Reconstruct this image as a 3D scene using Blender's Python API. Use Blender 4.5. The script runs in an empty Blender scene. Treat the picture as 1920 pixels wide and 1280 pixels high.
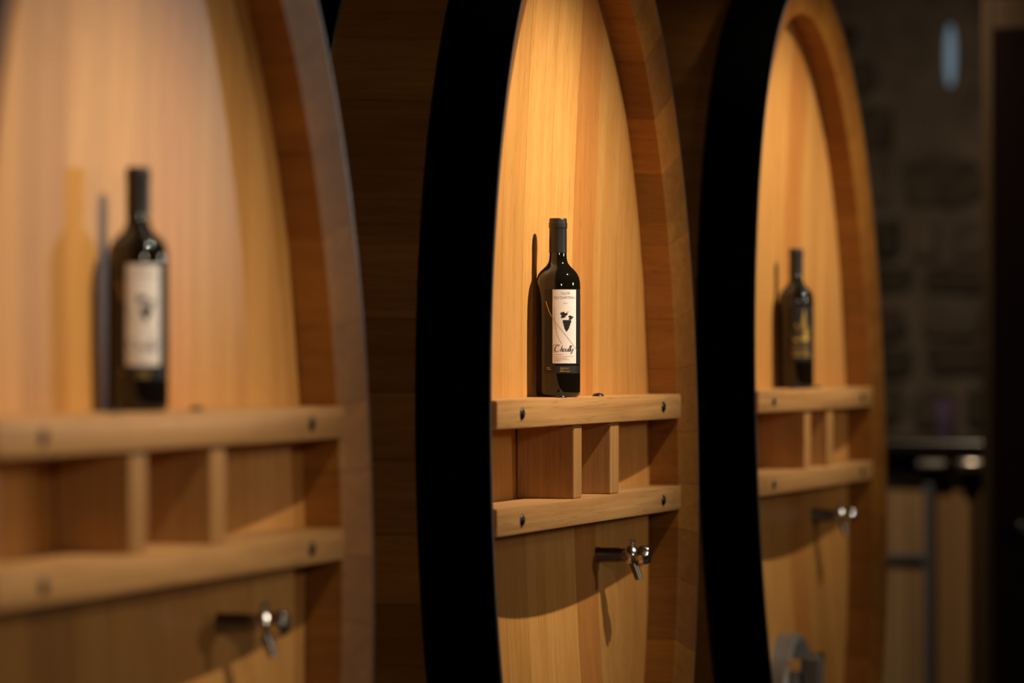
import bpy, math, random
from mathutils import Vector, Matrix
random.seed(7)
S = bpy.context.scene
COL = S.collection

# ---------------------------------------------------------------- camera
A = math.atan(2167 / 7200)            # angle between the row of casks and the view axis
CAMD, EYE, U0 = 1.7222, 1.50, 6.2238  # distance to the shelf plane, eye height, row distance to middle cask
cam_d = bpy.data.cameras.new('camera'); cam = bpy.data.objects.new('camera', cam_d); COL.objects.link(cam)
cam_d.sensor_width = 36; cam_d.lens = 135; cam_d.shift_y = 30 / 1920
cam_d.clip_start = .1; cam_d.clip_end = 100
cam.location = (-U0, -CAMD, EYE)
cam.rotation_euler = (math.pi / 2, 0, A - math.pi / 2)
cam_d.dof.use_dof = True; cam_d.dof.focus_distance = 6.43; cam_d.dof.aperture_fstop = 2.3
S.camera = cam

# ---------------------------------------------------------------- world, lights, exposure
w = bpy.data.worlds.new('cellar'); S.world = w; w.use_nodes = True
bg = w.node_tree.nodes['Background']
bg.inputs[0].default_value = (.9, .75, .6, 1); bg.inputs[1].default_value = .0015
S.view_settings.view_transform = 'Standard'; S.view_settings.look = 'None'
S.view_settings.exposure = 0; S.view_settings.gamma = 1; S.view_settings.use_curve_mapping = False

def spot(name, u, y, z, tgt, power, color, size, blend=.6, rad=.03):
    l = bpy.data.lights.new(name, 'SPOT'); l.energy = power; l.color = color
    l.spot_size = math.radians(size); l.spot_blend = blend; l.shadow_soft_size = rad
    o = bpy.data.objects.new(name, l); COL.objects.link(o)
    o.location = (u - U0, y, EYE + z)
    d = Vector((tgt[0] - U0, tgt[1], EYE + tgt[2])) - o.location
    o.rotation_euler = d.to_track_quat('-Z', 'Y').to_euler()
    return o
WARM = (1.0, .84, .64)
CC = [4.400, 6.2238, 8.010]            # row position of each cask
for c, p, az, sz in zip(CC, (90, 155, 124), (-.04, .09, .20), (43, 46, 51)):
    spot('ceiling_spot', c - .05, -.85, 1.10, (c - .11, .1, az), p, WARM, sz, 1, .014).scale.x = 1.65
spot('side_spot', 9.7, -2.6, .5, (4.0, .1, .35), 58, (.97, .95, .92), 12, .7, .06)
l = bpy.data.lights.new('fill_light', 'AREA'); l.shape = 'DISK'; l.size = .4; l.energy = 26; l.color = (1, .84, .62)  # added soft fill from the camera side, stands in for bounced light
o = bpy.data.objects.new('fill_light', l); COL.objects.link(o); o.location = (1.2 - U0, -3.3, EYE + .9)
o.rotation_euler = (Vector((6.3 - U0, .1, EYE)) - o.location).to_track_quat('-Z', 'Y').to_euler()
l = bpy.data.lights.new('fill_light', 'AREA'); l.shape = 'DISK'; l.size = .4; l.energy = 28; l.color = (1, .84, .62)  # second added fill, lifts the shade on the cask heads
o = bpy.data.objects.new('fill_light', l); COL.objects.link(o); o.location = (7.2 - U0, -4.6, EYE + .75)
o.rotation_euler = (Vector((6.3 - U0, .1, EYE)) - o.location).to_track_quat('-Z', 'Y').to_euler()
spot('counter_fill', 9.7, .45, 1.4, (11.6, .5, -.4), 105, (1, .75, .5), 110, 1, .05)  # unseen spot added to brighten the counter, stone wall and door frame

# ---------------------------------------------------------------- helpers
def mesh_obj(name, verts, faces, mat, parent=None, smooth=False, color=None):
    me = bpy.data.meshes.new(name); me.from_pydata([tuple(v) for v in verts], [], faces); me.validate(); me.update()
    if smooth:
        me.polygons.foreach_set('use_smooth', [True] * len(me.polygons))
    o = bpy.data.objects.new(name, me); COL.objects.link(o)
    if mat: me.materials.append(mat)
    if parent is not None: o.parent = parent
    if color: o.color = (*color, 1)
    return o
def sharp(o, ang=35):
    import bmesh
    bm = bmesh.new(); bm.from_mesh(o.data); bmesh.ops.recalc_face_normals(bm, faces=bm.faces)
    for e in bm.edges:
        if len(e.link_faces) == 2 and e.calc_face_angle(0) > math.radians(ang): e.smooth = False
    for f in bm.faces: f.smooth = True
    bm.to_mesh(o.data); bm.free(); return o
def recalc(o):
    import bmesh
    bm = bmesh.new(); bm.from_mesh(o.data); bmesh.ops.recalc_face_normals(bm, faces=bm.faces); bm.to_mesh(o.data); bm.free(); return o
def empty(name, loc):
    o = bpy.data.objects.new(name, None); COL.objects.link(o); o.location = loc; o.empty_display_size = .1; return o
def tag(o, label, cat, group=None):
    o['label'] = label; o['category'] = cat
    if group: o['group'] = group
    return o
def struct(o): o['kind'] = 'structure'; return o
def box(x0, x1, y0, y1, z0, z1, b=0):
    """box with chamfered edges (b)"""
    if b <= 0:
        v = [(x, y, z) for x in (x0, x1) for y in (y0, y1) for z in (z0, z1)]
        return v, [(0, 1, 3, 2), (4, 6, 7, 5), (0, 4, 5, 1), (2, 3, 7, 6), (0, 2, 6, 4), (1, 5, 7, 3)]
    import bmesh
    bm = bmesh.new(); bmesh.ops.create_cube(bm, size=1)
    for q in bm.verts:
        q.co = ((x0 + x1) / 2 + q.co.x * (x1 - x0), (y0 + y1) / 2 + q.co.y * (y1 - y0), (z0 + z1) / 2 + q.co.z * (z1 - z0))
    bmesh.ops.bevel(bm, geom=list(bm.edges), offset=b, segments=2, affect='EDGES', profile=.5)
    bm.verts.index_update()
    v = [tuple(q.co) for q in bm.verts]; f = [tuple(q.index for q in p.verts) for p in bm.faces]; bm.free(); return v, f
def boxo(name, dims, mat, parent=None, b=0, color=None):
    v, f = box(*dims, b=b); return mesh_obj(name, v, f, mat, parent, False, color)
def lathe(profile, n, M=None, closed=False):
    """profile (r, h) turned round local Z, then put through matrix M"""
    v, f = [], []; m = len(profile)
    for i in range(n):
        a = 2 * math.pi * i / n
        for r, h in profile: v.append(Vector((r * math.cos(a), r * math.sin(a), h)))
    for i in range(n):
        j = (i + 1) % n
        for k in range(m - 1): f.append((i * m + k, j * m + k, j * m + k + 1, i * m + k + 1))
    if not closed:
        f.append(tuple(i * m for i in range(n))[::-1]); f.append(tuple(i * m + m - 1 for i in range(n)))
    if M is not None: v = [M @ q for q in v]
    return v, f

# ---------------------------------------------------------------- materials
def nodes(name):
    m = bpy.data.materials.new(name); m.use_nodes = True; nt = m.node_tree
    return m, nt, nt.nodes['Principled BSDF']
def wood(name, c1, c2, axis, rough=.42, fine=150, tint=True, bump=.12, spec=.35):
    m, nt, p = nodes(name); N, Lk = nt.nodes, nt.links
    tc = N.new('ShaderNodeTexCoord'); oi = N.new('ShaderNodeObjectInfo')
    off = N.new('ShaderNodeVectorMath'); off.operation = 'SCALE'; off.inputs['Scale'].default_value = 37.
    cb = N.new('ShaderNodeCombineXYZ')
    for k in range(3): Lk.new(oi.outputs['Random'], cb.inputs[k])
    Lk.new(cb.outputs[0], off.inputs[0])
    add = N.new('ShaderNodeVectorMath'); Lk.new(tc.outputs['Object'], add.inputs[0]); Lk.new(off.outputs[0], add.inputs[1])
    def noise(across, along, detail, dist=0):
        mp = N.new('ShaderNodeMapping'); s = [across] * 3; s['XYZ'.index(axis)] = along; mp.inputs['Scale'].default_value = s
        Lk.new(add.outputs[0], mp.inputs[0])
        n = N.new('ShaderNodeTexNoise'); n.inputs['Scale'].default_value = 1; n.inputs['Detail'].default_value = detail
        n.inputs['Distortion'].default_value = dist; Lk.new(mp.outputs[0], n.inputs['Vector']); return n
    n1 = noise(fine, fine * .02, 4); n2 = noise(22, 1.1, 3, .6); n3 = noise(fine * 3.2, fine * .12, 2)
    mix = N.new('ShaderNodeMix'); mix.data_type = 'FLOAT'; mix.inputs['Factor'].default_value = .5
    Lk.new(n1.outputs['Fac'], mix.inputs['A']); Lk.new(n2.outputs['Fac'], mix.inputs['B'])
    r = N.new('ShaderNodeValToRGB'); r.color_ramp.elements[0].position = .34; r.color_ramp.elements[1].position = .66
    r.color_ramp.elements[0].color = (*c2, 1); r.color_ramp.elements[1].color = (*c1, 1)
    Lk.new(mix.outputs['Result'], r.inputs[0])
    # pores: short dark dashes
    pr = N.new('ShaderNodeMapRange'); pr.inputs[1].default_value = .28; pr.inputs[2].default_value = .42; pr.inputs[3].default_value = .72; pr.inputs[4].default_value = 1
    Lk.new(n3.outputs['Fac'], pr.inputs[0])
    mu = N.new('ShaderNodeMix'); mu.data_type = 'RGBA'; mu.blend_type = 'MULTIPLY'; mu.inputs['Factor'].default_value = 1
    Lk.new(r.outputs[0], mu.inputs['A']); Lk.new(pr.outputs[0], mu.inputs['B'])
    last = mu.outputs['Result']
    # every piece of wood is a little lighter or darker than its neighbour
    hv = N.new('ShaderNodeMapRange'); hv.inputs[3].default_value = .86; hv.inputs[4].default_value = 1.14; Lk.new(oi.outputs['Random'], hv.inputs[0])
    m2 = N.new('ShaderNodeMix'); m2.data_type = 'RGBA'; m2.blend_type = 'MULTIPLY'; m2.inputs['Factor'].default_value = 1
    Lk.new(last, m2.inputs['A']); Lk.new(hv.outputs[0], m2.inputs['B']); last = m2.outputs['Result']
    if tint:
        m3 = N.new('ShaderNodeMix'); m3.data_type = 'RGBA'; m3.blend_type = 'MULTIPLY'; m3.inputs['Factor'].default_value = 1
        Lk.new(last, m3.inputs['A']); Lk.new(oi.outputs['Color'], m3.inputs['B']); last = m3.outputs['Result']
    Lk.new(last, p.inputs['Base Color'])
    p.inputs['Roughness'].default_value = rough; p.inputs['Specular IOR Level'].default_value = spec
    bp = N.new('ShaderNodeBump'); bp.inputs['Strength'].default_value = bump; bp.inputs['Distance'].default_value = .0015
    Lk.new(n1.outputs['Fac'], bp.inputs['Height']); Lk.new(bp.outputs[0], p.inputs['Normal'])
    return m
def plain(name, col, rough=.5, metal=0, spec=.5, noise=0, scale=30, bump=0):
    m, nt, p = nodes(name); N, Lk = nt.nodes, nt.links
    p.inputs['Base Color'].default_value = (*col, 1); p.inputs['Roughness'].default_value = rough
    p.inputs['Metallic'].default_value = metal; p.inputs['Specular IOR Level'].default_value = spec
    if noise or bump:
        tc = N.new('ShaderNodeTexCoord'); n = N.new('ShaderNodeTexNoise'); n.inputs['Scale'].default_value = scale; n.inputs['Detail'].default_value = 5
        Lk.new(tc.outputs['Object'], n.inputs['Vector'])
        if noise:
            r = N.new('ShaderNodeValToRGB'); r.color_ramp.elements[0].position = .3; r.color_ramp.elements[1].position = .7
            r.color_ramp.elements[0].color = (*[c * (1 - noise) for c in col], 1); r.color_ramp.elements[1].color = (*[min(1, c * (1 + noise)) for c in col], 1)
            Lk.new(n.outputs['Fac'], r.inputs[0]); Lk.new(r.outputs[0], p.inputs['Base Color'])
        if bump:
            b = N.new('ShaderNodeBump'); b.inputs['Strength'].default_value = bump; b.inputs['Distance'].default_value = .01
            Lk.new(n.outputs['Fac'], b.inputs['Height']); Lk.new(b.outputs[0], p.inputs['Normal'])
    return m
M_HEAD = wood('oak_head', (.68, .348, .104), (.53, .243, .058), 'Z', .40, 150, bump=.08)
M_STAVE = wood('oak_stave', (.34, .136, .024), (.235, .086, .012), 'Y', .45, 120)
M_BEAM = wood('oak_beam', (.58, .315, .118), (.34, .163, .050), 'X', .5, 110, bump=.35)
M_DIV = wood('oak_divider', (.50, .26, .088), (.35, .165, .048), 'Z', .5, 160)
M_HOOP = plain('black_hoop_paint', (.0012, .0011, .001), .7, 0, .03)
M_EDGE = plain('worn_steel_edge', (.28, .28, .29), .45, .8)
M_BOLT = plain('dark_bolt_steel', (.035, .038, .04), .32, .9)
M_CHROME = plain('chrome', (.70, .68, .65), .2, 1)
M_CHROME_D = plain('brushed_chrome', (.22, .20, .19), .3, 1)
M_STEEL = plain('stainless_steel', (.22, .21, .20), .38, .25, noise=.1, scale=12)
M_RAIL = plain('polished_rail', (.5, .46, .42), .3, 1)
M_GLASS = plain('dark_bottle_glass', (.006, .005, .003), .04, 0, .6)
M_CAPS = plain('black_capsule_foil', (.020, .018, .017), .42, 0, .4)
M_LABK = plain('black_label_paper', (.012, .011, .011), .5, 0, .4)
M_LABW = plain('white_label_paper', (.80, .74, .68), .6, 0, .3)
M_GOLD = plain('gold_print', (.62, .40, .08), .35, .6)
M_INK = plain('black_ink', (.004, .004, .004), .5)
M_GREY = plain('grey_ink', (.22, .20, .18), .6)
M_FAINT = plain('faint_ink', (.52, .47, .42), .6)
M_OLDWOOD = wood('weathered_wood', (.34, .22, .11), (.22, .13, .06), 'Z', .6, 40)
M_BLACKTOP = plain('black_counter', (.012, .010, .009), .25)
M_IRON = plain('blue_grey_iron', (.075, .085, .10), .5, .2)
M_FRAME = wood('brown_door_frame', (.085, .05, .02), (.05, .028, .012), 'Z', .6, 40)
M_DARKDOOR = wood('dark_stained_wood', (.012, .004, .003), (.007, .002, .002), 'Z', .6, 40, spec=.08)
M_MORTAR = plain('lime_mortar', (.17, .135, .105), .9, noise=.3, scale=9, bump=.5)
M_STONE = [plain('rubble_stone', c, .9, noise=.35, scale=14, bump=.6) for c in ((.055, .048, .032), (.09, .072, .052), (.14, .11, .085), (.07, .052, .04))]
M_PLASTER = plain('dark_plaster', (.10, .085, .07), .9, noise=.2, scale=4, bump=.2)
M_FLOOR = plain('stone_floor', (.10, .085, .07), .6, noise=.3, scale=3, bump=.2)
M_TINT, nt, p = nodes('violet_glass')
p.inputs['Base Color'].default_value = (.42, .32, .52, 1); p.inputs['Roughness'].default_value = .05
p.inputs['Transmission Weight'].default_value = .85; p.inputs['IOR'].default_value = 1.45
M_DAY, nt, p = nodes('daylight_pane')
p.inputs['Base Color'].default_value = (.05, .06, .07, 1)
p.inputs['Emission Color'].default_value = (.42, .62, .75, 1); p.inputs['Emission Strength'].default_value = .24

# ---------------------------------------------------------------- the room
def U(u): return u - U0
XW = U(13.2)
struct(boxo('floor', (-9, XW + .5, -6, 2.4, -.1, 0), M_FLOOR))
struct(boxo('ceiling', (-9, XW + .5, -6, 2.4, 4.2, 4.3), M_PLASTER))
struct(boxo('wall_back', (-9, XW + .5, 2.2, 2.4, 0, 4.2), M_PLASTER))
wall_end = struct(boxo('wall_end', (XW, XW + .4, -6, 2.2, 0, 4.2), M_MORTAR))
WY0, WY1, WZ0, WZ1 = .635, .68, 2.43, 2.66        # slit window in the stone wall
def stone(y0, y1, z0, z1):
    cy, cz = (y0 + y1) / 2, (z0 + z1) / 2; hy, hz = (y1 - y0) / 2, (z1 - z0) / 2
    n = 10; v = []; proud = random.uniform(.02, .055)
    jit = [random.uniform(.86, 1.03) for _ in range(n)]
    for sc, d in ((1, 0.02), (.96, -proud * .7), (.74, -proud)):
        for i in range(n):
            a = 2 * math.pi * (i + .3) / n; ca, sa = math.cos(a), math.sin(a)
            e = .42
            v.append((XW + d, cy + hy * sc * jit[i] * math.copysign(abs(ca) ** e, ca), cz + hz * sc * jit[i] * math.copysign(abs(sa) ** e, sa)))
    v.append((XW - proud * 1.08, cy + random.uniform(-.2, .2) * hy, cz + random.uniform(-.2, .2) * hz))
    f = []
    for k in range(2):
        for i in range(n):
            j = (i + 1) % n; f.append((k * n + i, k * n + j, (k + 1) * n + j, (k + 1) * n + i))
    f += [(2 * n + i, 2 * n + (i + 1) % n, 3 * n) for i in range(n)]
    o = recalc(mesh_obj('stone', v, f, random.choice(M_STONE), wall_end)); return o
z = .02
while z < 3.6:
    h = random.uniform(.10, .22); y = -.75 + random.uniform(-.1, 0)
    while y < 2.1:
        wd = random.uniform(.12, .34)
        if not (y < WY1 + .05 and y + wd > WY0 - .05 and z < WZ1 + .05 and z + h > WZ0 - .05):
            dz = random.uniform(-.012, .012); stone(y + .012, y + wd - .012, z + .01 + dz, z + h - .012 + dz)
        y += wd
    z += h
# slit window: rounded narrow frame with a daylight pane
win = struct(empty('window_1', (XW - .012, (WY0 + WY1) / 2, (WZ0 + WZ1) / 2)))
def oval(sy, sz, x, n=28): return [(x, sy * math.cos(2 * math.pi * i / n), sz * math.sin(2 * math.pi * i / n)) for i in range(n)]
hy, hz = (WY1 - WY0) / 2, (WZ1 - WZ0) / 2
v = oval(hy * .8, hz * .94, -.01); mesh_obj('window_pane', v, [tuple(range(28))], M_DAY, win)
v = oval(hy * .8, hz * .94, -.006) + oval(hy, hz, -.03) + oval(hy * 1.12, hz * 1.04, -.03) + oval(hy * 1.12, hz * 1.04, .0)
mesh_obj('window_frame', v, [(k * 28 + i, k * 28 + (i + 1) % 28, (k + 1) * 28 + (i + 1) % 28, (k + 1) * 28 + i) for k in range(3) for i in range(28)], M_MORTAR, win)

# partition with a dark door in a brown frame
XP = U(10.0)
struct(boxo('wall_partition', (XP + .05, XP + .17, -6, -1.05, 0, 4.2), M_PLASTER))
struct(boxo('wall_over_door', (XP + .05, XP + .17, -1.05, -.02, 2.46, 4.2), M_PLASTER))
door = struct(empty('door_1', (XP, -.5, 0)))
boxo('door_frame', (0, .16, .47, .50, 0, 2.44), M_FRAME, door, .004)
boxo('door_frame', (0, .16, -.55, -.50, 0, 2.44), M_FRAME, door, .004)
boxo('door_frame', (0, .16, -.50, .47, 2.36, 2.44), M_FRAME, door, .004)
for k in range(5):
    boxo('door_board', (-.02, .03, -.495 + k * .192, -.497 + (k + 1) * .192, .01, 2.355), M_DARKDOOR, door, .003)
v, f = lathe([(.0, 0), (.012, 0), (.012, .05), (.028, .055), (.030, .075), (.012, .09), (0, .09)], 20, Matrix.Translation((-.02, .38, 1.05)) @ Matrix.Rotation(-math.pi / 2, 4, 'Y'), True)
mesh_obj('door_knob', v, f, M_BOLT, door, True)

# ---------------------------------------------------------------- casks
W, H, ZC, PW = .6465, .953, -.1554, 2.1
WI, WH, YF, YI, YE, SAG = .578, .5838, -.012, .009, .064, .045
HH = H - (W - WH)
def sup(w, h, t):
    c, s = math.cos(t), math.sin(t)
    return w * math.copysign(abs(c) ** (2 / PW), c), h * math.copysign(abs(s) ** (2 / PW), s)
# equal-arc parameter table
TT = [0]; acc = [0]; NS = 1440; px, pz = sup(W, H, 0)
for i in range(1, NS + 1):
    t = 2 * math.pi * i / NS; x, z = sup(W, H, t); acc.append(acc[-1] + math.hypot(x - px, z - pz)); TT.append(t); px, pz = x, z
def t_at(frac):
    s = (frac % 1) * acc[-1]
    import bisect
    i = min(max(bisect.bisect_left(acc, s), 1), NS)
    return TT[i - 1] + (TT[i] - TT[i - 1]) * (s - acc[i - 1]) / (acc[i] - acc[i - 1])
OUTER = [(W, YF), (W + .006, .05), (W + .010, .104), (W + .020, .28), (W + .024, .40), (W + .028, .60), (W + .024, .82), (W + .018, 1.0), (W + .008, 1.14), (W, 1.21)]
def w_at(y):
    for (a, ya), (b, yb) in zip(OUTER, OUTER[1:]):
        if ya <= y <= yb: return a + (b - a) * (y - ya) / (yb - ya)
    return W
def hy_at(u, z): return YE + SAG * (1 - (u / WH) ** 2 - (z / HH) ** 2)

def make_cask(idx, q, zi, k, fins, planks, tints, label):
    zc = ZC + zi
    root = empty('wine_cask', (U(CC[idx]), q, EYE + zc))
    tag(root, label, 'cask', 'oval oak wine casks standing in a row')
    rnd = random.Random(100 + idx)
    sh = lambda x, y, z: (x, y + k * z, z)
    E0 = -zc                                        # local z of eye level
    # staves, each a bent plank with a bevelled end
    prof = OUTER + [(WI, 1.19), (WI + .02, .9), (WI + .03, .6), (WI + .02, .25), (WH + .003, .13), (WH, YE + .004), (WI, YI)]
    fr = [0.0]
    while fr[-1] < .985: fr.append(fr[-1] + rnd.uniform(.017, .029))
    fr = [a / fr[-1] for a in fr]
    for a, b in zip(fr, fr[1:]):
        ts = [t_at(a + 7e-5 + (b - a - 1.4e-4) * j / 4 + .004) for j in range(5)]
        if ts[-1] < ts[0]: ts = [t if t >= ts[0] else t + 2 * math.pi for t in ts]
        v, f = [], []; m = len(prof)
        for t in ts:
            for (pw, py) in prof:
                x, zz = sup(pw, H - (W - pw), t); v.append(sh(x, py, zz))
        for j in range(4):
            for n in range(m): f.append((j * m + n, j * m + (n + 1) % m, (j + 1) * m + (n + 1) % m, (j + 1) * m + n))
        f.append(tuple(range(m))); f.append(tuple(4 * m + n for n in range(m)))
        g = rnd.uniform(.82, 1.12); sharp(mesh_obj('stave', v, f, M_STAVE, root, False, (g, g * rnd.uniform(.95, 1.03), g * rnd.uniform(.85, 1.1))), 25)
    # head: upright planks, dished inwards
    for pi_, (a, b) in enumerate(zip(planks, planks[1:])):
        a += .0004; b -= .0004; nu, nz = 5, 26; v, f = [], []
        for j in range(nu + 1):
            u = a + (b - a) * j / nu; zm = HH * max(0, 1 - abs(u / WH) ** PW) ** (1 / PW)
            for n in range(nz + 1):
                zz = -zm + 2 * zm * n / nz; v.append(sh(u, hy_at(u, zz), zz))
        nf = len(v); v += [(x, y + .03, z_) for x, y, z_ in v]
        ix = lambda j, n: j * (nz + 1) + n
        for j in range(nu):
            for n in range(nz):
                f.append((ix(j, n), ix(j + 1, n), ix(j + 1, n + 1), ix(j, n + 1))); f.append(tuple(nf + i for i in (ix(j, n), ix(j, n + 1), ix(j + 1, n + 1), ix(j + 1, n))))
        for n in range(nz):
            for j in (0, nu): f.append((ix(j, n), ix(j, n + 1), nf + ix(j, n + 1), nf + ix(j, n)))
        for j in range(nu):
            for n in (0, nz): f.append((ix(j, n), ix(j + 1, n), nf + ix(j + 1, n), nf + ix(j, n)))
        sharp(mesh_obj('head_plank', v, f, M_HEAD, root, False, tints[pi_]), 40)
    n = 72; v = [sh(*(lambda p: (p[0], 1.15, p[1]))(sup(WI + .012, H - (W - WI) + .012, 2 * math.pi * i / n))) for i in range(n)]
    v += [(x, y + .03, z_) for x, y, z_ in v]
    mesh_obj('back_head', v, [tuple(range(n)), tuple(range(2 * n - 1, n - 1, -1))] + [(i, (i + 1) % n, n + (i + 1) % n, n + i) for i in range(n)], M_STAVE, root)
    # hoops
    for y0, y1 in ((YF + .0005, .104), (.28, .37), (.83, .92), (1.09, 1.205)):
        n = 120; v, f = [], []
        ys = [y0 + (y1 - y0) * j / 4 for j in range(5)]
        pr = [(w_at(y) + .0003, y) for y in ys] + [(w_at(y) + .0045, y) for y in ys[::-1]]
        m = len(pr)
        for i in range(n):
            for pw, py in pr:
                x, zz = sup(pw, H - (W - pw), 2 * math.pi * i / n); v.append(sh(x, py, zz))
        for i in range(n):
            for j in range(m): f.append((i * m + j, i * m + (j + 1) % m, (i + 1) % n * m + (j + 1) % m, (i + 1) % n * m + j))
        hp = sharp(mesh_obj('hoop', v, f, M_HOOP, root), 40)
        if y0 < .5:                                # bare steel edge of the hoop
            v, f = [], []; e = .0018
            pr = [(w_at(y0) + .0008, y0 - .0006), (w_at(y0) + .0052, y0 - .0006), (w_at(y0) + .0052, y0 + e), (w_at(y0) + .0008, y0 + e)]
            for i in range(n):
                for pw, py in pr:
                    x, zz = sup(pw, H - (W - pw), 2 * math.pi * i / n); v.append(sh(x, py, zz))
            for i in range(n):
                for j in range(4): f.append((i * 4 + j, i * 4 + (j + 1) % 4, (i + 1) % n * 4 + (j + 1) % 4, (i + 1) % n * 4 + j))
            o = mesh_obj('hoop_edge', v, f, M_EDGE, hp); o['label'] = 'bare steel edge of the hoop'
        if y0 < .2: continue
        # riveted lap of the hoop, upper left
        t = math.pi * .80
        for j in range(2):
            x, zz = sup(w_at(y0 + .03) + .005, H - (W - w_at(y0 + .03)) + .005, t + .02 * j)
            vv, ff = lathe([(0, 0), (.007, 0), (.006, .003), (0, .0045)], 10, Matrix.Translation(sh(x, y0 + .03, zz)) @ Vector((-.8, 0, .6)).to_track_quat('Z', 'Y').to_matrix().to_4x4(), True)
            mesh_obj('rivet', vv, ff, M_HOOP, hp, True)
    # shelf beams
    def beam(z0, z1, name):
        e = .574; n = 28; c = .0035; v, f = [], []
        for i in range(n + 1):
            u = -e + 2 * e * i / n; yb = min(hy_at(u, E0 + (z0 + z1) / 2) + k * (E0 + z0) - .0015, .2)
            s = .002 if i in (0, n) else 0
            pr = [(yb, z0), (c, z0), (.001, z0 + .001), (0, z0 + c), (0, z1 - c), (.001, z1 - .001), (c, z1), (yb, z1)]
            v += [(u, y_ + s, E0 + z_) for y_, z_ in pr]
        for i in range(n):
            for j in range(8): f.append((i * 8 + j, (i + 1) * 8 + j, (i + 1) * 8 + (j + 1) % 8, i * 8 + (j + 1) % 8))
        f.append(tuple(range(8))[::-1]); f.append(tuple(n * 8 + j for j in range(8)))
        return sharp(mesh_obj(name, v, f, M_BEAM, root, False, (1, 1, 1)), 30)
    up = beam(-.111, -.0665, 'shelf_beam'); lo = beam(-.277, -.2335, 'shelf_beam')
    dome = [(0, 0), (.0098, 0), (.0096, .0012), (.0078, .0034), (.0045, .0048), (0, .0053)]
    for bm_, zb in ((up, -.0885), (lo, -.2555)):
        for u in (-.449, .436):
            vv, ff = lathe(dome, 20, Matrix.Translation((u, .0004, E0 + zb)) @ Matrix.Rotation(math.pi / 2, 4, 'X'), True)
            mesh_obj('bolt', vv, ff, M_BOLT, bm_, True)
    for (a, b) in fins:
        yb = min(hy_at(a, .0), hy_at(b, .0)) - .002
        boxo('divider', (a, b, .006, yb, E0 - .2332, E0 - .1112), M_DIV, root, .0025)
        vv, ff = lathe([(0, 0), (.0105, 0), (.010, .0018), (.0075, .0045), (.004, .0056), (0, .006)], 20, Matrix.Translation(((a + b) / 2, .036, E0 - .0668)), True)
        mesh_obj('bolt', vv, ff, M_BOLT, up, True)
    # tap
    tu, tz = .322, E0 - .349
    y0 = hy_at(tu, tz) + k * tz
    R90 = Matrix.Translation((tu, y0, tz)) @ Matrix.Rotation(math.pi / 2, 4, 'X')   # local +Z points out of the head
    vv, ff = lathe([(0, -.01), (.0142, -.01), (.0142, .004), (.0132, .006), (.0132, .040), (.0120, .043), (.0120, .06), (0, .06)], 28, R90, True)
    tap = sharp(mesh_obj('tap', vv, ff, M_CHROME_D, root), 30); tap['label'] = 'chrome tap screwed into the cask head'
    R90b = Matrix.Translation((tu, y0 - .063, tz)) 
    vv, ff = lathe([(0, -.014), (.009, -.014), (.0135, -.009), (.0150, -.001), (.0150, .004), (.0125, .010), (.0085, .0145), (.0062, .017), (0, .0175)], 28, R90b, True)
    mesh_obj('valve_body', vv, ff, M_CHROME, tap, True)
    vv, ff = lathe([(0, .016), (.0042, .016), (.0042, .021), (.0055, .0225), (.0055, .027), (.004, .0285), (0, .0287)], 18, R90b, True)
    sharp(mesh_obj('valve_stem', vv, ff, M_CHROME, tap), 40)
    # faceted knob in front
    kn = Matrix.Translation((tu, y0 - .074, tz + .001)) @ Matrix.Rotation(math.pi / 2, 4, 'X')
    v, f = [], []; prk = [(.006, 0), (.0150, .003), (.0165, .007), (.0165, .015), (.0135, .021), (.005, .0235)]; n = 48
    for i in range(n):
        a = 2 * math.pi * i / n; lob = 1 + .10 * math.cos(6 * a)
        for r, h in prk: v.append(kn @ Vector((r * lob * math.cos(a), r * lob * math.sin(a), h)))
    m = len(prk)
    for i in range(n):
        for j in range(m - 1): f.append((i * m + j, (i + 1) % n * m + j, (i + 1) % n * m + j + 1, i * m + j + 1))
    f.append(tuple(i * m for i in range(n))[::-1]); f.append(tuple(i * m + m - 1 for i in range(n)))
    sharp(mesh_obj('knob', v, f, M_CHROME, tap), 45)
    d = Vector((0, -.36, -1)).normalized()
    vv, ff = lathe([(0, 0), (.0078, 0), (.0074, .02), (.0070, .036), (.0055, .036), (.0052, .028), (0, .028)], 22, Matrix.Translation((tu, y0 - .064, tz - .008)) @ d.to_track_quat('Z', 'Y').to_matrix().to_4x4(), True)
    sharp(mesh_obj('spout', vv, ff, M_CHROME_D, tap), 40)
    # steel manhole door low on the head
    du, dz_ = -.005, E0 - .757; sa, sb = .15, .17; n = 56; v, f = [], []
    rings = [(1.0, .012), (1.0, -.022), (.95, -.030), (.86, -.030), (.82, -.026), (.30, -.034), (.0, -.036)]
    for sc, yo in rings:
        for i in range(n):
            a = 2 * math.pi * i / n; u = du + sa * sc * math.cos(a); zz = dz_ + sb * sc * math.sin(a)
            v.append((u, hy_at(du, dz_) + k * dz_ + yo, zz))
    for r in range(len(rings) - 1):
        for i in range(n): f.append((r * n + i, r * n + (i + 1) % n, (r + 1) * n + (i + 1) % n, (r + 1) * n + i))
    md = sharp(mesh_obj('manhole_door', v, f, M_STEEL, root), 40); md['label'] = 'oval stainless steel manhole door'
    yd = hy_at(du, dz_) + k * dz_
    boxo('cross_bar', (du - .022, du + .022, yd - .075, yd - .045, dz_ - .13, dz_ + .12), M_STEEL, md, .004)
    for s in (-1, 1):
        boxo('clamp', (du + s * .095 - .016, du + s * .095 + .016, yd - .058, yd - .024, dz_ + .095, dz_ + .125), M_CHROME, md, .005)
    vv, ff = lathe([(0, 0), (.012, 0), (.012, .05), (.03, .055), (.03, .07), (0, .075)], 20, Matrix.Translation((du, yd - .075, dz_)) @ Matrix.Rotation(math.pi / 2, 4, 'X'), True)
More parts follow.
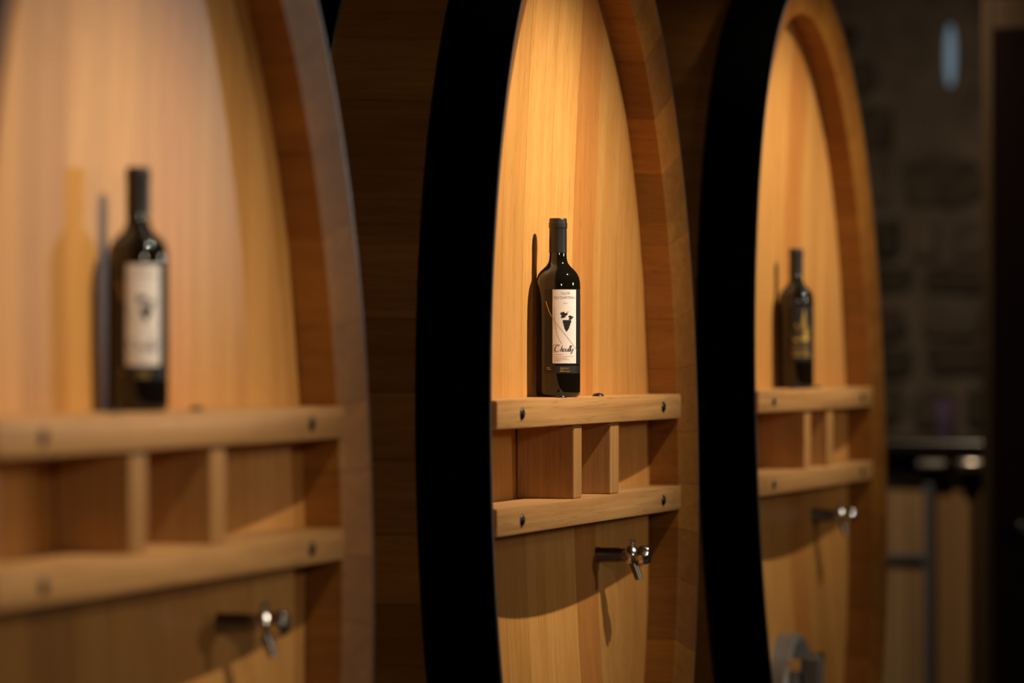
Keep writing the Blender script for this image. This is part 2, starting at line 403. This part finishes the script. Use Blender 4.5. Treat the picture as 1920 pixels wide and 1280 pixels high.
    sharp(mesh_obj('hand_wheel', vv, ff, M_STEEL, md), 40)
    # cradle blocks that carry the cask
    for yc in (.22, .92):
        n = 24; top = []
        ww = w_at(yc) + .006
        for i in range(n + 1):
            x, zz = sup(ww, H - (W - ww), math.pi * (1.5 - .22 + .44 * i / n)); top.append((x, zz))
        zb = -(EYE + zc); xm = top[-1][0] + .06
        poly = [(-xm, zb), (xm, zb), (xm, top[-1][1])] + top[::-1] + [(-xm, top[0][1])]
        m = len(poly); v = [(x, yc - .08 + k * zz, zz) for x, zz in poly] + [(x, yc + .08 + k * zz, zz) for x, zz in poly]
        mesh_obj('cradle', v, [tuple(range(m)), tuple(range(2 * m - 1, m - 1, -1))] + [(i, (i + 1) % m, m + (i + 1) % m, m + i) for i in range(m)], M_OLDWOOD, root)
    return root
pale, mid, red, dark, grn = (1, 1, 1), (.95, .93, .88), (.84, .70, .62), (.86, .82, .78), (.95, .97, .85)
make_cask(0, .0133, -.02, .034, ((-.180, -.127), (.084, .134)), [-.583, -.42, -.28, -.13, .0, .155, .267, .42, .583],
          [dark, mid, dark, pale, mid, (.9, .82, .78), mid, pale], 'oak wine cask nearest the camera, blurred, at the left edge')
make_cask(1, 0, 0, .0165, ((-.126, -.078), (.104, .158)), [-.583, -.46, -.35, -.22, -.08, .075, .205, .315, .45, .583],
          [mid, pale, dark, mid, pale, (1.05, 1.05, 1.02), red, pale, mid], 'oak wine cask in sharp focus, middle of the three')
make_cask(2, .0032, .002, .0278, ((-.128, -.072), (.098, .155)), [-.583, -.43, -.30, -.16, -.02, .13, .26, .40, .583],
          [mid, pale, mid, pale, mid, red, mid, pale], 'oak wine cask farthest along the row, beside the stone wall')

# ---------------------------------------------------------------- bottles
RB = .0375
BOT = [(0, .004), (.026, .002), (.031, .0), (.0345, .0012), (.0368, .004), (.0375, .009), (.0375, .186), (.0371, .193), (.0358, .200), (.0333, .206), (.0295, .2115),
       (.0245, .2165), (.0198, .2210), (.0168, .2255), (.0152, .2310), (.0146, .2370), (.0143, .2425), (.0142, .2925), (0, .2925)]
CAP = [(.0144, .2424), (.0149, .2424), (.0148, .2830), (.0149, .2838), (.0156, .2845), (.0157, .2925), (.0150, .2932), (.0148, .2965), (.0147, .2990), (.0138, .3004), (0, .3006)]
TH0 = math.radians(17)
def th(x): return math.asin(max(-.985, min(.985, (x - 301) / 267)))          # label artwork coordinates -> angle on the glass
def zl(y): return .18 - (y - 128) / 887 * .1235
def P(x, y, lift): a = th(x); r = RB + lift; return (r * math.sin(a), -r * math.cos(a), zl(y))   # -Y faces the viewer, +X to the right
def patch(x0, x1, y0, y1, lift, n=20):
    v, f = [], []; a0, a1 = th(x0), th(x1)
    for i in range(n + 1):
        a = a0 + (a1 - a0) * i / n; r = RB + lift
        for y in (y0, y1): v.append((r * math.sin(a), -r * math.cos(a), zl(y)))
    for i in range(n): f.append((2 * i, 2 * i + 1, 2 * i + 3, 2 * i + 2))
    return v, f
def ribbon(pts, wd, lift, steps=8):
    """smooth stroke through pts [(x, y, width factor)]"""
    P2 = [tuple(p) + (1,) * (3 - len(p)) for p in pts]; out = []
    for i in range(len(P2) - 1):
        p0, p1, p2, p3 = P2[max(i - 1, 0)], P2[i], P2[i + 1], P2[min(i + 2, len(P2) - 1)]
        for s in range(steps + (i == len(P2) - 2)):
            t = s / steps
            out.append([.5 * (2 * p1[c] + (p2[c] - p0[c]) * t + (2 * p0[c] - 5 * p1[c] + 4 * p2[c] - p3[c]) * t * t + (-p0[c] + 3 * p1[c] - 3 * p2[c] + p3[c]) * t ** 3) for c in range(3)])
    v, f = [], []
    for i, (x, y, wf) in enumerate(out):
        a = out[max(i - 1, 0)]; b = out[min(i + 1, len(out) - 1)]; dx, dy = b[0] - a[0], b[1] - a[1]; l = math.hypot(dx, dy) or 1
        nx, ny = -dy / l * wd * max(wf, .15) / 2, dx / l * wd * max(wf, .15) / 2
        v += [P(x + nx, y + ny, lift), P(x - nx, y - ny, lift)]
    for i in range(len(out) - 1): f.append((2 * i, 2 * i + 1, 2 * i + 3, 2 * i + 2))
    return v, f
def blob(cx, cy, fr, lift, n=24):
    v = [P(cx, cy, lift)]
    for i in range(n):
        a = 2 * math.pi * i / n; r = fr(a); v.append(P(cx + r * math.cos(a), cy + r * math.sin(a), lift))
    return v, [(0, 1 + i, 1 + (i + 1) % n) for i in range(n)]
def join(lst):
    v, f = [], []
    for a, b in lst:
        o = len(v); v += a; f += [tuple(i + o for i in q) for q in b]
    return v, f
_txt = {}
def text(body, x0, x1, y0, y1, lift, shear=0):
    """flat letters fitted to a box of the artwork and laid on the glass"""
    if (body, shear) not in _txt:
        cu = bpy.data.curves.new('letters', 'FONT'); cu.body = body; cu.shear = shear; cu.resolution_u = 3
        o = bpy.data.objects.new('letters', cu); COL.objects.link(o)
        dg = bpy.context.evaluated_depsgraph_get(); dg.update(); me = o.evaluated_get(dg).to_mesh()
        _txt[(body, shear)] = ([tuple(q.co) for q in me.vertices], [tuple(q.vertices) for q in me.polygons])
        o.evaluated_get(dg).to_mesh_clear(); bpy.data.objects.remove(o); bpy.data.curves.remove(cu)
    v, f = _txt[(body, shear)]
    a, b = min(q[0] for q in v), max(q[0] for q in v); c, d = min(q[1] for q in v), max(q[1] for q in v)
    return [P(x0 + (q[0] - a) / (b - a) * (x1 - x0), y1 - (q[1] - c) / (d - c) * (y1 - y0), lift) for q in v], f

def bottle_base(name, loc, rot):
    root = empty(name, loc); root.rotation_euler = (0, 0, rot)
    v, f = lathe(BOT, 64, None, True); mesh_obj('glass_body', v, f, M_GLASS, root, True)
    v, f = lathe(CAP, 48, None, True); sharp(mesh_obj('capsule', v, f, M_CAPS, root), 40)
    return root
def white_label(root):
    v, f = join([patch(140, 556, 122, 1028, .0003, 30)])
    lab = mesh_obj('label', v, f, M_LABK, root, True); lab['label'] = 'dark wrap-around paper label'
    v, f = patch(138, 556, 1042, 1135, .0003, 30); band = mesh_obj('lower_label', v, f, M_LABK, root, True)
    v, f = patch(233, 511, 128, 1015, .0005, 24); mesh_obj('label_panel', v, f, M_LABW, lab, True)
    g = .0007
    v, f = join([text('CLOS', 333, 438, 157, 186, g), text('DU CHÂTEAU', 252, 500, 200, 238, g)])
    mesh_obj('label_lettering', v, f, M_GREY, lab)
    # "Choully" in pen strokes
    st = [
     [(242, 832, .3), (240, 812, .5), (256, 794, .6), (290, 788, .5), (330, 796, .3)], [(308, 812, .6), (312, 800, .8), (298, 796, .9), (276, 812, 1.4), (262, 840, 1.8), (264, 866, 1.6), (284, 876, 1.0), (304, 864, .6), (320, 846, .3)],
     [(352, 795, .4), (344, 818, 1.2), (325, 872, 1.5)], [(326, 868, .4), (342, 838, .6), (352, 836, 1.2), (345, 862, 1.5), (350, 872, .9), (362, 856, .3)],
     [(376, 838, 1.0), (362, 850, 1.4), (364, 870, 1.1), (378, 866, .7), (384, 848, 1.1), (376, 838, .7)], [(384, 846, .3), (398, 838, .6), (390, 864, 1.4), (396, 873, .8), (410, 858, .6), (418, 836, 1.2), (411, 866, 1.4), (418, 872, .6)],
     [(418, 872, .3), (440, 822, .6), (446, 800, .9), (438, 812, 1.3), (424, 864, 1.5), (430, 873, .7)], [(430, 873, .3), (454, 822, .6), (461, 798, .9), (452, 812, 1.3), (438, 864, 1.5), (444, 872, .7)],
     [(452, 840, 1.2), (448, 862, 1.3), (458, 866, .7), (472, 838, .5)], [(480, 834, .9), (468, 868, 1.4), (456, 896, 1.2), (446, 897, .7), (456, 880, .5), (484, 858, .3)]]
    v, f = join([ribbon(s, 6.2, g) for s in st]); mesh_obj('label_script', v, f, M_INK, lab)
    # vine leaves and grapes
    lst = []
    leaf = lambda R: (lambda a: R * (.80 + .17 * math.cos(3 * a + .6) + .14 * math.cos(5 * a + 1.2)))
    lst.append(blob(364, 432, leaf(44), g, 60)); lst.append(blob(447, 464, leaf(31), g, 60))
    lst.append(ribbon([(396, 418), (402, 402), (410, 392)], 4, g)); lst.append(ribbon([(404, 410), (414, 402), (426, 388)], 3.5, g))
    for r, n in enumerate((5, 5, 4, 4, 3, 3, 2, 1)):
        for c in range(n): lst.append(blob(401 + (c - (n - 1) / 2) * 19.5 + (4 - r) * .6, 504 + r * 16.5, lambda a: 11.5, g, 12))
    v, f = join(lst); mesh_obj('grape_emblem', v, f, M_INK, lab)
    # swinging tendril lines
    v, f = ribbon([(158, 268, 1.5), (172, 325, 1.6), (200, 405, 1.5), (233, 464, 1.2)], 6, g); mesh_obj('tendril', v, f, M_GOLD, lab)
    v, f = ribbon([(233, 464, 1), (268, 520, 1), (330, 600, 1), (410, 705, .9), (470, 785, .8), (526, 868, .7)], 4, g + .0001); mesh_obj('tendril', v, f, M_GREY, lab)
    v, f = ribbon([(258, 330, .5), (260, 430, .7), (264, 530, 1), (282, 640, 1), (312, 725, 1), (343, 779, .8)], 4, g); mesh_obj('tendril', v, f, M_GREY, lab)
    # small print, too fine to read
    lst = []
    for y, ln in ((905, 110), (930, 225), (950, 150), (968, 172), (984, 75)):
        x = 256
        while x < 256 + ln:
            wd = random.uniform(8, 26); lst.append(patch(x, min(x + wd, 256 + ln), y - 3.5, y + 3.5, g, 2)); x += wd + 5
    lst.append(patch(362, 384, 286, 294, g, 2)); lst.append(patch(388, 410, 286, 294, g, 2))
    v, f = join(lst); mesh_obj('small_print', v, f, M_FAINT, lab)
    v, f = join([text('GAMAY', 325, 435, 1062, 1090, .0005), text('75CL', 166, 216, 1060, 1092, .0005),
                 ribbon([(318, 1106), (328, 1114), (336, 1100), (346, 1116), (356, 1104), (364, 1112), (374, 1102), (382, 1116), (392, 1104), (402, 1114), (410, 1104), (416, 1122), (424, 1104), (436, 1112), (446, 1104)], 5, .0005, 5)])
    mesh_obj('gold_lettering', v, f, M_GOLD, band)
    return root
def gold_label(root):
    v, f = patch(140, 556, 150, 1000, .0003, 30); lab = mesh_obj('label', v, f, M_LABK, root, True); lab['label'] = 'dark label printed in gold'
    g = .0006; lst = []
    def tri(a, b, c): return [P(*a, g), P(*b, g), P(*c, g)], [(0, 1, 2)]
    def quad(x0, x1, y0, y1): return patch(x0, x1, y0, y1, g, 4)
    # pointed roof over a gabled house, drawn in gold
    lst += [tri((392, 190), (330, 520), (400, 520)), tri((392, 190), (410, 520), (470, 520)), quad(380, 460, 540, 600), tri((270, 400), (200, 640), (320, 640)), quad(230, 300, 650, 690), quad(330, 470, 620, 690)]
    for y in (755, 840, 880, 925):
        x = 215
        while x < 480:
            wd = random.uniform(16, 40); lst.append(quad(x, x + wd, y - 9, y + 9)); x += wd + 12
    v, f = join(lst); mesh_obj('gold_print', v, f, M_GOLD, lab)
    return root
SH = EYE - .0665                                   # shelf top
VIEW = math.atan2(-math.cos(A), math.sin(A))       # heading of the image's right direction
ROT = VIEW                                         # local +X -> image right, local -Y -> camera
def place(idx, du, q): return (U(CC[idx]) + du, .0665 + q, SH + .0002)
b1 = white_label(bottle_base('wine_bottle', place(0, -.009, .0133), ROT + math.radians(-2)))
tag(b1, 'blurred white-labelled wine bottle on the shelf of the nearest cask', 'bottle', 'wine bottles on cask shelves')
b2 = white_label(bottle_base('wine_bottle', place(1, -.012, 0), ROT))
tag(b2, 'sharp dark wine bottle with white grape label on the middle cask', 'bottle', 'wine bottles on cask shelves')
b3 = gold_label(bottle_base('wine_bottle', place(2, .060, .0032), ROT + math.radians(3)))
tag(b3, 'dark wine bottle with gold-printed label on the farthest cask', 'bottle', 'wine bottles on cask shelves')

# ---------------------------------------------------------------- tasting counter by the stone wall
def yat(px, u):                                    # depth coordinate seen at image column px for row distance u
    r = (px - 960) / 7200; return (u * (math.sin(A) - r * math.cos(A))) / (math.cos(A) + r * math.sin(A)) - CAMD
UC = 11.2; XC = U(UC)
ct = empty('tasting_counter', (XC, yat(1760, UC), 0))
tag(ct, 'dark-topped wooden tasting counter in front of the stone wall', 'counter')
yo = ct.location.y
def cy(px): return yat(px, UC) - yo
zt = EYE - .245
boxo('counter_top', (-.06, .62, cy(1862), cy(1500), zt - .035, zt), M_BLACKTOP, ct, .006)
boxo('fascia', (0, .58, cy(1858), cy(1505), zt - .125, zt - .036), M_BLACKTOP, ct, .003)
rl = Matrix.Translation((-.045, cy(1852), zt - .068)) @ Matrix.Rotation(-math.pi / 2, 4, 'X')
v, f = lathe([(0, 0), (.016, 0), (.018, .003), (.018, .082), (.016, .085), (0, .085)], 24, rl, True); sharp(mesh_obj('steel_rail', v, f, M_RAIL, ct), 40)
rl = Matrix.Translation((-.045, cy(1760), zt - .068)) @ Matrix.Rotation(-math.pi / 2, 4, 'X')
v, f = lathe([(0, -.03), (.010, -.03), (.011, -.028), (.011, .05), (.010, .052), (0, .052)], 24, rl, True); sharp(mesh_obj('steel_rail', v, f, M_STEEL, ct), 40)
for a, b in ((1818, 1754), (1732, 1700), (1699, 1664), (1663, 1610), (1609, 1560), (1559, 1508)):
    boxo('counter_board', (.02, .05, cy(a), cy(b), .06, zt - .126), M_OLDWOOD, ct, .003, (1, 1, 1) if a != 1818 else (.9, .8, .65))
boxo('counter_board', (.0, .05, cy(1862), cy(1838), .0, zt - .126), M_OLDWOOD, ct, .004, (.8, .75, .7))
boxo('back_panel', (.30, .33, cy(1862), cy(1508), .0, zt - .126), M_BLACKTOP, ct)
v, f = box(-.02, .015, cy(1752), cy(1735), 0, zt - .126, .003); mesh_obj('iron_post', v, f, M_IRON, ct)
boxo('iron_bar', (.0, .022, cy(1736), cy(1560), EYE - .60, EYE - .58), M_IRON, ct, .002)
for px in (1530,): boxo('iron_post', (-.02, .015, cy(px), cy(px - 17), 0, zt - .126), M_IRON, ct, .003)
gy = yat(1772, 11.35)
v, f = lathe([(0, 0), (.026, 0), (.029, .004), (.034, .115), (.0325, .115), (.0275, .008), (0, .008)], 36, None, True)
gl = sharp(mesh_obj('drinking_glass', v, f, M_TINT), 40); gl.location = (U(11.35), gy, zt + .0003)
tag(gl, 'small violet-tinted glass standing on the dark counter', 'glass')
